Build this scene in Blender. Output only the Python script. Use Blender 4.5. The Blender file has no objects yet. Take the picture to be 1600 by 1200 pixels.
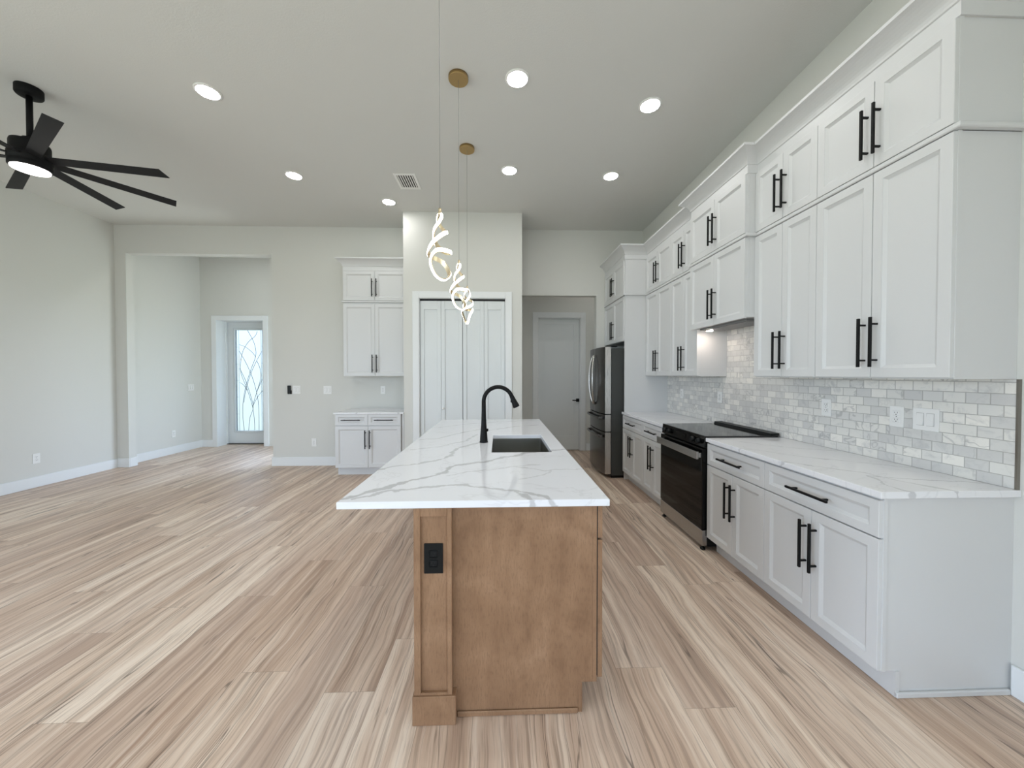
import bpy, bmesh, math, random
from mathutils import Vector, Matrix

random.seed(7)
SC = bpy.context.scene
COL = SC.collection
PI = math.pi

# ------------------------------------------------------------------ camera
cd = bpy.data.cameras.new('camera')
cam = bpy.data.objects.new('camera', cd)
COL.objects.link(cam)
cd.sensor_width = 36.0
cd.lens = 564.14 / 1600 * 36.0
cd.shift_y = -6.5 / 1600
cd.clip_start = 0.02
cam.location = (0, 0, 1.423)
cam.rotation_mode = 'XYZ'
cam.matrix_world = (Matrix.Translation((0, 0, 1.423)) @ Matrix.Rotation(-0.0331, 4, 'Z')
                    @ Matrix.Rotation(PI / 2 - 0.0157, 4, 'X') @ Matrix.Rotation(-0.0007, 4, 'Z'))
SC.camera = cam

# ------------------------------------------------------------------ exposure and render look
SC.view_settings.view_transform = 'Standard'
SC.view_settings.look = 'None'
SC.view_settings.gamma = 1.0
SC.view_settings.use_curve_mapping = False
SC.view_settings.exposure = 0.1
SC.cycles.max_bounces = 10
SC.cycles.diffuse_bounces = 6
SC.cycles.glossy_bounces = 5
SC.cycles.transmission_bounces = 6
SC.cycles.sample_clamp_indirect = 6.0
SC.cycles.use_denoising = True

# ------------------------------------------------------------------ world: hazy sky above, lawn and patio below
W = bpy.data.worlds.new('world')
SC.world = W
W.use_nodes = True
wn, wl = W.node_tree.nodes, W.node_tree.links
wn.clear()
tc = wn.new('ShaderNodeTexCoord')
sep = wn.new('ShaderNodeSeparateXYZ')
mr = wn.new('ShaderNodeMapRange')
mr.inputs[1].default_value = -1.0
mr.inputs[2].default_value = 1.0
rmp = wn.new('ShaderNodeValToRGB')
els = rmp.color_ramp.elements
els[0].position, els[0].color = 0.0, (0.56, 0.60, 0.58, 1)
els[1].position, els[1].color = 0.47, (0.46, 0.54, 0.47, 1)
e = els.new(0.505); e.color = (0.82, 0.97, 1.17, 1)
e = els.new(1.0); e.color = (0.58, 0.82, 1.22, 1)
bg = wn.new('ShaderNodeBackground')
bg.inputs[1].default_value = 6.2
wo = wn.new('ShaderNodeOutputWorld')
wl.new(tc.outputs['Generated'], sep.inputs[0])
wl.new(sep.outputs[2], mr.inputs[0])
wl.new(mr.outputs[0], rmp.inputs[0])
wl.new(rmp.outputs[0], bg.inputs[0])
wl.new(bg.outputs[0], wo.inputs[0])


def portal(loc, rot, sx, sy):
    l = bpy.data.lights.new('daylight_portal', 'AREA')
    l.shape = 'RECTANGLE'
    l.size, l.size_y = sx, sy
    l.cycles.is_portal = True
    o = bpy.data.objects.new('daylight_portal', l)
    o.location = loc
    o.rotation_euler = rot
    COL.objects.link(o)


# daylight portals: rear doors, unseen added openings and foyer window, front door
RY = -5.6
portal((-3.3, RY - 0.16, 1.35), (PI / 2, 0, 0), 2.2, 2.7)
portal((-6.03, -1.9, 1.35), (PI / 2, 0, -PI / 2), 6.2, 2.7)
portal((2.44, -3.1, 1.35), (PI / 2, 0, PI / 2), 3.8, 2.7)
portal((-3.15, 6.55, 1.3), (PI / 2, 0, PI / 2), 1.2, 2.6)
portal((-5.12, 7.66, 1.3), (-PI / 2, 0, 0), 0.56, 2.1)


# ------------------------------------------------------------------ node helpers
class N:
    def __init__(s, name):
        s.m = bpy.data.materials.new(name)
        s.m.use_nodes = True
        s.t = s.m.node_tree
        s.b = s.t.nodes['Principled BSDF']
        s.out = s.t.nodes['Material Output']

    def new(s, k):
        return s.t.nodes.new(k)

    def link(s, a, b):
        s.t.links.new(a, b)

    def put(s, sock, v):
        if hasattr(v, 'is_output'):
            s.link(v, sock)
        elif isinstance(v, (tuple, list)) and len(v) == 3 and sock.type == 'RGBA':
            sock.default_value = (*v, 1)
        else:
            sock.default_value = v

    def math(s, op, a, b=0.0, c=0.0, clamp=False):
        n = s.new('ShaderNodeMath')
        n.operation = op
        n.use_clamp = clamp
        s.put(n.inputs[0], a)
        s.put(n.inputs[1], b)
        s.put(n.inputs[2], c)
        return n.outputs[0]

    def xyz(s, v=None):
        if v is None:
            v = s.coord()
        n = s.new('ShaderNodeSeparateXYZ')
        s.link(v, n.inputs[0])
        return n.outputs

    def coord(s):
        # true place in the room: object coordinates moved by the object's own location
        g = s.new('ShaderNodeNewGeometry')
        return g.outputs['Position']

    def comb(s, x, y, z):
        n = s.new('ShaderNodeCombineXYZ')
        for i, v in enumerate((x, y, z)):
            s.put(n.inputs[i], v)
        return n.outputs[0]

    def noise(s, v, scale=5, detail=2, rough=.5, dist=0.0, color=False):
        n = s.new('ShaderNodeTexNoise')
        s.link(v, n.inputs['Vector'])
        n.inputs['Scale'].default_value = scale
        n.inputs['Detail'].default_value = detail
        n.inputs['Roughness'].default_value = rough
        n.inputs['Distortion'].default_value = dist
        return n.outputs['Color' if color else 'Fac']

    def white(s, v):
        n = s.new('ShaderNodeTexWhiteNoise')
        n.noise_dimensions = '3D'
        s.link(v, n.inputs['Vector'])
        return n.outputs

    def ramp(s, f, stops):
        n = s.new('ShaderNodeValToRGB')
        el = n.color_ramp.elements
        for i, (p, c) in enumerate(stops):
            q = el[i] if i < 2 else el.new(p)
            q.position = p
            q.color = (*c, 1) if len(c) == 3 else c
        s.link(f, n.inputs[0])
        return n.outputs[0]

    def step(s, f, a, b):
        n = s.new('ShaderNodeMapRange')
        n.interpolation_type = 'SMOOTHSTEP'
        s.put(n.inputs[0], f)
        n.inputs[1].default_value = a
        n.inputs[2].default_value = b
        return n.outputs[0]

    def mix(s, f, a, b, mode='MIX'):
        n = s.new('ShaderNodeMix')
        n.data_type = 'RGBA'
        n.blend_type = mode
        s.put(n.inputs[0], f)
        s.put(n.inputs[6], a)
        s.put(n.inputs[7], b)
        return n.outputs[2]

    def bump(s, h, strength=.1, dist=.01):
        n = s.new('ShaderNodeBump')
        n.inputs['Strength'].default_value = strength
        n.inputs['Distance'].default_value = dist
        s.link(h, n.inputs['Height'])
        s.link(n.outputs[0], s.b.inputs['Normal'])

    def set(s, color=None, rough=None, metal=None, spec=None, coat=None):
        for k, v in (('Base Color', color), ('Roughness', rough), ('Metallic', metal),
                     ('Specular IOR Level', spec), ('Coat Weight', coat)):
            if v is not None:
                s.put(s.b.inputs[k], v)
        return s.m


def paint(name, col, rough, grain=60, bump=.03, spec=.4):
    n = N(name)
    v = n.coord()
    f = n.noise(v, 1.3, 3, .6)
    c = n.mix(n.math('MULTIPLY', f, .09), col, tuple(x * .8 for x in col))
    n.set(c, rough, 0, spec)
    if bump:
        n.bump(n.noise(v, grain, 3, .6), bump, .004)
    return n.m


M = {}
M['wall'] = paint('wall_paint', (.65, .65, .62), .7, 140, .12, .25)
M['ceiling'] = paint('ceiling_paint', (.67, .675, .65), .75, 90, .25, .2)
M['trim'] = paint('trim_paint', (.76, .78, .79), .4, 80, .01)
M['cabinet'] = paint('cabinet_paint', (.635, .642, .648), .38, 80, .008)
M['door'] = paint('door_paint', (.69, .72, .73), .42, 70, .01)
M['plate'] = paint('plate_plastic', (.80, .80, .79), .35, 60, 0)
M['black'] = paint('black_metal', (.006, .006, .0065), .5, 60, 0, .18)
M['fan_black'] = paint('fan_black', (.005, .005, .0055), .55, 60, 0, .15)
M['blade'] = paint('fan_blade_black', (.013, .013, .014), .55, 60, .01, .2)
M['plastic_black'] = paint('black_plastic', (.006, .007, .0075), .38, 60, 0, .22)
M['dark'] = paint('dark_gap', (.02, .02, .022), .8, 60, 0)
M['vent_white'] = paint('vent_paint', (.84, .84, .82), .45, 60, 0)
M['plate_gap_shade'] = paint('plate_gap_shade', (.42, .42, .41), .5, 60, 0)  # grey colour drawn for the shaded line round each rocker
M['hood_grey'] = paint('hood_liner', (.20, .20, .20), .4, 60, 0)
M['threshold'] = paint('threshold_metal', (.05, .045, .04), .5, 60, 0)


def metal(name, col, rough, brush=(1, 1, 120), amt=.05):
    n = N(name)
    x, y, z = n.xyz()
    v = n.comb(n.math('MULTIPLY', x, brush[0]), n.math('MULTIPLY', y, brush[1]), n.math('MULTIPLY', z, brush[2]))
    f = n.noise(v, 6, 2, .5)
    n.set(n.mix(f, tuple(c * (1 - amt) for c in col), tuple(c * (1 + amt) for c in col)),
          n.math('MULTIPLY_ADD', f, .05, rough - .025), 1.0)
    return n.m


M['gold'] = metal('brushed_gold', (.42, .285, .125), .42, (1, 1, 1))
M['pendant_gold'] = metal('pale_gold', (.75, .62, .42), .35, (1, 1, 1))
M['steel'] = metal('stainless_steel', (.43, .42, .41), .26, (40, 40, 1))
M['steel_dark'] = metal('dark_stainless', (.15, .148, .145), .24, (40, 40, 1))
M['steel_edge'] = metal('bright_stainless', (.60, .59, .57), .28, (40, 40, 1))
M['sink_steel'] = metal('sink_steel', (.36, .36, .34), .32, (1, 60, 60))
M['trim_metal'] = metal('tile_trim_metal', (.30, .28, .25), .3, (1, 1, 60))
M['fridge_side'] = paint('fridge_side_grey', (.045, .048, .046), .5, 200, .05)
n = N('black_glass'); n.set((.002, .002, .002), .06, 0, .22); M['glass_black'] = n.m
n = N('cooktop_glass'); n.set((.012, .012, .012), .09, 0, .6); M['cooktop'] = n.m
n = N('clear_cable'); n.set((.24, .24, .235), .4, 0, .3); M['cable'] = n.m


def emit(name, col, s):
    n = N(name)
    n.set(col, .5)
    n.b.inputs['Emission Color'].default_value = (*col, 1)
    n.b.inputs['Emission Strength'].default_value = s
    return n.m


M['lamp'] = emit('recessed_lamp', (1.0, .985, .96), 72.0)
M['fan_lamp'] = emit('fan_lamp', (1.0, .96, .91), 9.0)
M['led'] = emit('led_strip', (1.0, .96, .86), 9.0)
M['hood_lamp'] = emit('hood_lamp', (1.0, .84, .72), 110.0)


# ---- floor: long vinyl planks running away from the camera
def floor_mat():
    n = N('plank_floor')
    x, y, z = n.xyz()
    pw, pl = .224, 1.52
    u = n.math('DIVIDE', n.math('ADD', x, 20.05), pw)
    ci = n.math('FLOOR', u)
    fu = n.math('SUBTRACT', u, ci)
    off = n.white(n.comb(ci, 3.3, 7.1))[0]
    v = n.math('DIVIDE', n.math('ADD', n.math('ADD', y, 20), n.math('MULTIPLY', off, pl)), pl)
    ri = n.math('FLOOR', v)
    fv = n.math('SUBTRACT', v, ri)
    rnd = n.white(n.comb(ci, ri, 1.0))
    r1 = rnd[0]
    r2 = n.white(n.comb(ci, ri, 5.0))[0]
    ox, oy = n.math('MULTIPLY', r1, 37.0), n.math('MULTIPLY', r2, 53.0)
    # broad figure, medium grain, fine grain
    wob = n.math('MULTIPLY', n.math('SUBTRACT', n.noise(n.comb(n.math('ADD', ox, x), n.math('ADD', n.math('MULTIPLY', y, .9), oy), 0), 2.2, 2), .5), .07)
    xw = n.math('ADD', n.math('ADD', x, wob), ox)
    g1 = n.noise(n.comb(n.math('MULTIPLY', xw, 15), n.math('ADD', n.math('MULTIPLY', y, .55), oy), r1), 1.0, 3, .55)
    g2 = n.noise(n.comb(n.math('MULTIPLY', xw, 46), n.math('ADD', n.math('MULTIPLY', y, 1.3), oy), r2), 1.0, 4, .6)
    g3 = n.noise(n.comb(n.math('MULTIPLY', xw, 190), n.math('ADD', n.math('MULTIPLY', y, 6), oy), 0), 1.0, 3, .6)
    base = n.ramp(n.math('MULTIPLY_ADD', g1, .95, n.math('MULTIPLY', n.math('SUBTRACT', r1, .62), .20)),
                  [(.18, (.38, .252, .180)), (.34, (.54, .388, .290)), (.50, (.68, .525, .408)), (.64, (.83, .695, .570))])
    c = n.mix(n.math('MULTIPLY', n.step(g2, .50, .66), .62), base, (.33, .235, .175))
    c = n.mix(n.math('MULTIPLY', n.step(g2, .46, .28), .38), c, (.84, .75, .65))
    c = n.mix(n.math('MULTIPLY', n.step(g3, .52, .66), .42), c, (.36, .255, .19))
    # a few thin dark mineral streaks
    s1 = n.noise(n.comb(n.math('MULTIPLY', xw, 17), n.math('ADD', n.math('MULTIPLY', y, .7), n.math('MULTIPLY', oy, 1.7)), n.math('MULTIPLY', r2, 9)), 1.0, 2, .5)
    ln = n.step(n.math('ABSOLUTE', n.math('SUBTRACT', s1, .60)), .014, .002)
    s2 = n.noise(n.comb(n.math('MULTIPLY', xw, 30), n.math('ADD', n.math('MULTIPLY', y, .55), n.math('MULTIPLY', oy, 2.3)), n.math('MULTIPLY', r1, 7)), 1.0, 2, .5)
    l2 = n.step(n.math('ABSOLUTE', n.math('SUBTRACT', s2, .57)), .022, .004)
    c = n.mix(n.math('MULTIPLY', n.math('MULTIPLY', l2, n.step(g1, .62, .42)), .5), c, (.20, .135, .095))
    patch = n.step(n.noise(n.comb(n.math('MULTIPLY', xw, 4), n.math('ADD', n.math('MULTIPLY', y, .9), oy), 4), 1.0, 1), .42, .56)
    c = n.mix(n.math('MULTIPLY', n.math('MULTIPLY', ln, patch), .75), c, (.11, .075, .055))
    # grey/pink tint per plank
    c = n.mix(n.math('MULTIPLY', r2, .16), c, (.50, .41, .375))
    # joints
    eu = n.math('MULTIPLY', n.math('MINIMUM', fu, n.math('SUBTRACT', 1, fu)), pw)
    ev = n.math('MULTIPLY', n.math('MINIMUM', fv, n.math('SUBTRACT', 1, fv)), pl)
    j = n.step(n.math('MINIMUM', eu, ev), .0017, .0004)
    c = n.mix(n.math('MULTIPLY', j, .45), c, (.16, .115, .085))
    n.set(c, n.math('MULTIPLY_ADD', g3, .14, .34), 0, .42)
    h = n.math('SUBTRACT', n.math('MULTIPLY', g3, .25), j)
    n.bump(h, .08, .004)
    return n.m


M['floor'] = floor_mat()


# ---- stained maple of the island
def wood_mat():
    n = N('stained_maple')
    x, y, z = n.xyz()
    a = n.math('ADD', x, n.math('MULTIPLY', y, 1.31))
    wob = n.math('MULTIPLY', n.noise(n.comb(a, n.math('MULTIPLY', z, .6), 0), 3.2, 3), .25)
    g = n.noise(n.comb(n.math('MULTIPLY', n.math('ADD', a, wob), 20), n.math('MULTIPLY', z, 1.6), 0), 1.0, 4, .6)
    blot = n.noise(n.comb(a, z, 2.0), 4.5, 3, .6, .6)
    fine = n.noise(n.comb(n.math('MULTIPLY', a, 160), n.math('MULTIPLY', z, 30), 1), 1.0, 3, .7)
    c = n.ramp(n.math('MULTIPLY_ADD', g, .40, n.math('MULTIPLY', blot, .60)),
               [(.30, (.205, .112, .060)), (.50, (.275, .158, .088)), (.66, (.340, .205, .120))])
    c = n.mix(n.math('MULTIPLY', n.step(fine, .46, .72), .5), c, (.155, .084, .046))
    knot = n.step(n.noise(n.comb(n.math('MULTIPLY', a, 22), n.math('MULTIPLY', z, 13), 0), 1.0, 1), .775, .84)
    c = n.mix(n.math('MULTIPLY', knot, .7), c, (.07, .035, .018))
    n.set(c, .42, 0, .4)
    n.bump(fine, .04, .002)
    return n.m


M['wood'] = wood_mat()


# ---- white quartz; VEINS are strokes in the room's plan (x, y), half width, strength
def quartz(name, veins, tint=(.80, .815, .865)):
    n = N(name)
    pos = n.coord()
    wv = n.noise(pos, 9, 4, .6, 0, True)
    sub = n.new('ShaderNodeVectorMath'); sub.operation = 'SUBTRACT'
    n.link(wv, sub.inputs[0]); sub.inputs[1].default_value = (.5, .5, .5)
    mad = n.new('ShaderNodeVectorMath'); mad.operation = 'MULTIPLY_ADD'
    n.link(sub.outputs[0], mad.inputs[0]); mad.inputs[1].default_value = (.10, .10, 0); n.link(pos, mad.inputs[2])
    px, py, pz = n.xyz(mad.outputs[0])
    wid = n.noise(pos, 14, 2, .5)
    tot = None
    for (pts, w, s) in veins:
        dmin = None
        for (ax, ay), (bx, by) in zip(pts[:-1], pts[1:]):
            dx, dy = bx - ax, by - ay
            L = math.hypot(dx, dy)
            qx, qy = n.math('SUBTRACT', px, ax), n.math('SUBTRACT', py, ay)
            t = n.math('MULTIPLY_ADD', qx, dx / L, n.math('MULTIPLY', qy, dy / L))
            tcl = n.math('MINIMUM', n.math('MAXIMUM', t, 0.0), L)
            over = n.math('ABSOLUTE', n.math('SUBTRACT', t, tcl))
            perp = n.math('ABSOLUTE', n.math('MULTIPLY_ADD', qy, dx / L, n.math('MULTIPLY', qx, -dy / L)))
            d = n.math('MAXIMUM', perp, over)
            dmin = d if dmin is None else n.math('MINIMUM', dmin, d)
        ww = n.math('MULTIPLY_ADD', wid, w * 3.4, -w * .5)
        k = n.math('SUBTRACT', 1.0, n.math('DIVIDE', dmin, n.math('MAXIMUM', ww, w * .25)), clamp=True)
        k = n.math('MULTIPLY', n.step(k, .0, .55), s)
        tot = k if tot is None else n.math('MAXIMUM', tot, k)
    # hairline secondary veins everywhere
    f = n.noise(pos, 2.3, 5, .55, .8)
    hair = n.math('MULTIPLY', n.step(n.math('ABSOLUTE', n.math('SUBTRACT', f, .5)), .012, .001), .16)
    tot = hair if tot is None else n.math('MAXIMUM', tot, hair)
    cloud = n.noise(pos, 3.0, 3, .6)
    base = n.mix(n.math('MULTIPLY', cloud, .14), tint, (.72, .73, .76))
    c = n.mix(tot, base, (.40, .40, .42))
    n.set(c, .07, 0, .5)
    return n.m


ISL_V = [
    ([(-.65, 1.50), (-.52, 1.62), (-.42, 1.75), (-.29, 1.86), (-.26, 1.98), (-.10, 2.10), (.18, 2.33), (.43, 2.42)], .016, .72),
    ([(-.60, 1.49), (-.49, 1.59), (-.33, 1.64), (-.17, 1.67), (-.07, 1.61), (.06, 1.57), (.15, 1.51), (.25, 1.43)], .013, .62),
    ([(.06, 1.56), (.11, 1.49), (.15, 1.41)], .013, .6),
    ([(-.64, 1.93), (-.54, 2.03), (-.38, 2.13), (-.31, 2.26), (-.30, 2.49), (-.15, 2.68)], .013, .6),
    ([(-.14, 1.88), (.04, 1.97), (.21, 2.03)], .008, .45),
    ([(.10, 1.97), (.24, 1.90), (.46, 1.92)], .007, .4),
    ([(.09, 1.75), (.21, 1.79), (.27, 1.90)], .007, .35),
    ([(-.26, 1.80), (-.16, 1.88), (-.10, 1.87)], .007, .4),
    ([(-.60, 2.83), (-.48, 2.87), (-.33, 3.15), (-.17, 3.37)], .012, .5),
    ([(-.59, 2.44), (-.43, 2.53), (-.26, 2.78), (-.20, 3.05)], .012, .45),
    ([(-.12, 3.25), (.12, 3.48), (.37, 3.60)], .012, .45),
    ([(-.60, 3.45), (-.30, 3.72), (0, 3.85), (.35, 3.95)], .012, .4),
]
CTR_V = [
    ([(2.25, 1.60), (2.02, 1.66), (1.84, 1.72), (1.76, 1.60), (1.77, 1.48)], .009, .55),
    ([(1.98, 1.46), (1.93, 1.56), (1.86, 1.80), (1.70, 1.98), (1.63, 2.06)], .009, .5),
    ([(2.25, 1.86), (2.05, 2.02), (1.86, 2.14), (1.72, 2.36), (1.63, 2.42)], .008, .45),
    ([(2.25, 2.30), (2.00, 2.42), (1.80, 2.66)], .007, .4),
    ([(2.20, 3.80), (1.95, 4.1), (1.7, 4.3)], .008, .35),
    ([(2.20, 4.3), (1.9, 4.55), (1.65, 4.6)], .008, .3),
    ([(-2.3, 5.2), (-2.0, 5.1), (-1.8, 5.4), (-1.4, 5.08)], .012, .5),
]
M['quartz'] = quartz('island_quartz', ISL_V)
M['quartz_c'] = quartz('counter_quartz', CTR_V, (.79, .795, .82))


# ---- marble brick tile on the right wall
def tile_mat():
    n = N('marble_tile')
    x, y, z = n.xyz()
    tw, th = .0895, .0524
    v = n.math('DIVIDE', n.math('SUBTRACT', z, .914), th)
    ri = n.math('FLOOR', v); fv = n.math('SUBTRACT', v, ri)
    sh = n.math('MULTIPLY', n.math('MODULO', n.math('ADD', ri, 40), 2.0), .5)
    u = n.math('ADD', n.math('DIVIDE', n.math('ADD', y, 10.0), tw), sh)
    ci = n.math('FLOOR', u); fu = n.math('SUBTRACT', u, ci)
    r = n.white(n.comb(ci, ri, 2.0))[0]
    r2 = n.white(n.comb(ci, ri, 9.0))[0]
    base = n.ramp(r, [(0.0, (.60, .595, .585)), (.35, (.67, .665, .645)), (.75, (.74, .73, .695)), (1.0, (.82, .80, .755))])
    p = n.comb(n.math('MULTIPLY_ADD', r, 31, n.math('MULTIPLY', y, 1.0)), n.math('MULTIPLY_ADD', r2, 17, z), n.math('MULTIPLY', r2, 5))
    cl = n.noise(p, 16, 5, .65, .7)
    c = n.mix(n.math('MULTIPLY', n.step(cl, .50, .72), .55), base, (.47, .475, .48))
    vn = n.noise(p, 6, 3, .6, .5)
    vm = n.math('MULTIPLY', n.step(n.math('ABSOLUTE', n.math('SUBTRACT', vn, .5)), .03, .002), n.step(r2, .55, .9))
    c = n.mix(n.math('MULTIPLY', vm, .45), c, (.28, .285, .29))
    eu = n.math('MULTIPLY', n.math('MINIMUM', fu, n.math('SUBTRACT', 1, fu)), tw)
    ev = n.math('MULTIPLY', n.math('MINIMUM', fv, n.math('SUBTRACT', 1, fv)), th)
    g = n.step(n.math('MINIMUM', eu, ev), .0024, .0012)
    c = n.mix(g, c, (.43, .42, .405))
    n.set(c, n.math('MULTIPLY_ADD', g, .5, .22), 0, .4)
    n.bump(n.math('SUBTRACT', 1, g), .5, .0015)
    return n.m


M['tile'] = tile_mat()

# ---- textured privacy glass of the entry door: scatters the daylight behind it
n = N('frosted_glass')
n.set((.24, .262, .27), .75, 0, .3)
n.b.inputs['Transmission Weight'].default_value = 1.0
n.b.inputs['IOR'].default_value = 1.25
n.bump(n.noise(n.coord(), 70, 3, .6), .5, .004)
M['frost'] = n.m


# ------------------------------------------------------------------ mesh helpers
class MB:
    def __init__(s):
        s.bm = bmesh.new()

    def box(s, x0, x1, y0, y1, z0, z1, bev=0.0, seg=1, F=None):
        b = bmesh.new()
        bmesh.ops.create_cube(b, size=1)
        for v in b.verts:
            v.co = Vector(((x0 + x1) / 2 + v.co.x * (x1 - x0), (y0 + y1) / 2 + v.co.y * (y1 - y0), (z0 + z1) / 2 + v.co.z * (z1 - z0)))
        if bev:
            bmesh.ops.bevel(b, geom=b.edges[:], offset=bev, segments=seg, profile=.5, affect='EDGES')
        s.join(b, F)
        return s

    def join(s, b, F=None):
        m = {}
        for v in b.verts:
            co = F(*v.co) if F else v.co
            m[v] = s.bm.verts.new(co)
        for f in b.faces:
            try:
                g = s.bm.faces.new([m[v] for v in f.verts])
                g.smooth = f.smooth
            except ValueError:
                pass
        b.free()

    def quad(s, pts, smooth=False):
        f = s.bm.faces.new([s.bm.verts.new(p) for p in pts])
        f.smooth = smooth
        return s

    def prism(s, pts, axis, a, b):
        """polygon pts (two coords) pushed along axis from a to b"""
        def P(p, t):
            return {'x': (t, p[0], p[1]), 'y': (p[0], t, p[1]), 'z': (p[0], p[1], t)}[axis]
        v0 = [s.bm.verts.new(P(p, a)) for p in pts]
        v1 = [s.bm.verts.new(P(p, b)) for p in pts]
        k = len(pts)
        s.bm.faces.new(v0); s.bm.faces.new(v1[::-1])
        for i in range(k):
            s.bm.faces.new([v0[i], v0[(i + 1) % k], v1[(i + 1) % k], v1[i]])
        return s

    def lathe(s, prof, c, axis='z', seg=32, flip=False):
        """prof: list of (radius, height) along axis from centre c"""
        c = Vector(c)
        rings = []
        for r, h in prof:
            ring = []
            for i in range(seg):
                a = 2 * PI * i / seg
                p = (r * math.cos(a), r * math.sin(a), h)
                if axis == 'x': p = (p[2], p[0], p[1])
                if axis == 'y': p = (p[0], p[2], p[1])
                ring.append(s.bm.verts.new(c + Vector(p)))
            rings.append(ring)
        for r0, r1 in zip(rings[:-1], rings[1:]):
            for i in range(seg):
                f = s.bm.faces.new([r0[i], r0[(i + 1) % seg], r1[(i + 1) % seg], r1[i]])
                f.smooth = True
        s.bm.faces.new(rings[0][::-1]); s.bm.faces.new(rings[-1])
        return s

    def tube(s, pts, rad, seg=12, closed=False):
        pts = [Vector(p) for p in pts]
        k = len(pts)
        R = rad if isinstance(rad, (list, tuple)) else [rad] * k
        rings = []
        up = None
        for i, p in enumerate(pts):
            a = pts[i - 1] if (i or closed) else p
            b = pts[(i + 1) % k] if (i < k - 1 or closed) else p
            t = (b - a).normalized()
            if up is None:
                up = t.orthogonal().normalized()
            up = (up - t * up.dot(t)).normalized()
            w = t.cross(up)
            rings.append([s.bm.verts.new(p + R[i] * (math.cos(2 * PI * j / seg) * up + math.sin(2 * PI * j / seg) * w)) for j in range(seg)])
        n_ = k if closed else k - 1
        for i in range(n_):
            r0, r1 = rings[i], rings[(i + 1) % k]
            for j in range(seg):
                f = s.bm.faces.new([r0[j], r0[(j + 1) % seg], r1[(j + 1) % seg], r1[j]])
                f.smooth = True
        if not closed:
            s.bm.faces.new(rings[0][::-1]); s.bm.faces.new(rings[-1])
        return s

    def shaker(s, F, u0, u1, v0, v1, t=.02, st=.05, sl=.016, dp=.0125):
        """framed door or drawer front with a sloped inner edge; F maps (u, v, w out) to the room"""
        bv = .0016
        def ring(i, w):
            return [s.bm.verts.new(F(*p)) for p in ((u0 + i, v0 + i, w), (u1 - i, v0 + i, w), (u1 - i, v1 - i, w), (u0 + i, v1 - i, w))]
        R = [ring(0, 0), ring(0, t - bv), ring(bv, t), ring(st, t), ring(st + .001, t - .0025), ring(st + sl, t - dp)]
        for a, b in zip(R[:-1], R[1:]):
            for i in range(4):
                s.bm.faces.new([a[i], a[(i + 1) % 4], b[(i + 1) % 4], b[i]])
        s.bm.faces.new(R[-1]); s.bm.faces.new(R[0][::-1])
        return s

    def sweep(s, path, prof):
        """moulding: closed profile (out, z) carried along a plan path with mitred corners; out is to the left of travel"""
        P = [Vector((a, b)) for a, b in path]
        k = len(P)
        nrm = []
        for i in range(k):
            d0 = (P[i] - P[i - 1]).normalized() if i else None
            d1 = (P[i + 1] - P[i]).normalized() if i < k - 1 else None
            n0 = Vector((-d0.y, d0.x)) if d0 else None
            n1 = Vector((-d1.y, d1.x)) if d1 else None
            if n0 and n1:
                m = (n0 + n1)
                m = m / m.dot(n0)
            else:
                m = n0 or n1
            nrm.append(m)
        rings = [[s.bm.verts.new((P[i].x + nrm[i].x * o, P[i].y + nrm[i].y * o, z)) for o, z in prof] for i in range(k)]
        q = len(prof)
        for a, b in zip(rings[:-1], rings[1:]):
            for j in range(q):
                s.bm.faces.new([a[j], a[(j + 1) % q], b[(j + 1) % q], b[j]])
        s.bm.faces.new(rings[0]); s.bm.faces.new(rings[-1][::-1])
        return s

    def build(s, name, mat, parent=None, mats=None):
        bmesh.ops.recalc_face_normals(s.bm, faces=s.bm.faces[:])
        me = bpy.data.meshes.new(name)
        off = parent['_o'] if parent is not None and '_o' in parent else (0, 0, 0)
        off = Vector(off)
        for v in s.bm.verts:
            v.co -= off
        s.bm.to_mesh(me)
        s.bm.free()
        me.materials.append(mat)
        for m in mats or []:
            me.materials.append(m)
        o = bpy.data.objects.new(name, me)
        COL.objects.link(o)
        if parent is not None:
            o.parent = parent
            o['_o'] = tuple(off)
        return o


def tag(o, label=None, cat=None, group=None, kind=None):
    for k, v in (('label', label), ('category', cat), ('group', group), ('kind', kind)):
        if v:
            o[k] = v
    return o


def thing(name, loc, label, cat, group=None, kind=None):
    o = bpy.data.objects.new(name, None)
    o.location = loc
    o.empty_display_size = .1
    o['_o'] = tuple(loc)
    COL.objects.link(o)
    return tag(o, label, cat, group, kind)


def copy_tree(o, parent=None):
    c = o.copy()
    COL.objects.link(c)
    if parent is not None:
        c.parent = parent
    for ch in list(o.children):
        copy_tree(ch, c)
    return c


def struct(mb, name, mat, label, cat='wall', parent=None):
    o = mb.build(name, mat, parent)
    if parent is None:
        tag(o, label, cat, None, 'structure')
    return o


# ------------------------------------------------------------------ dimensions of the room
ZT = 3.70
XL, XR = -5.857, 2.274
YB = 5.71          # far wall
YP = 5.13          # pantry front
PX0, PX1 = -1.353, .3125

# floor and ceiling
def slabs(z0, z1):
    b = MB()
    b.box(XL - .2, XR + .2, RY - .3, YB + .12, z0, z1)
    b.box(XL - .2, -3.2, YB + .12, 7.72, z0, z1)
    b.box(PX1 - .2, XR + .2, YB + .12, 7.15, z0, z1)
    return b


struct(slabs(-.08, 0), 'floor', M['floor'], 'pale brown wood plank floor running the length of the room', 'floor')
struct(slabs(ZT, ZT + .1), 'ceiling', M['ceiling'], 'high flat pale grey ceiling over kitchen and living room', 'ceiling')

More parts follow.
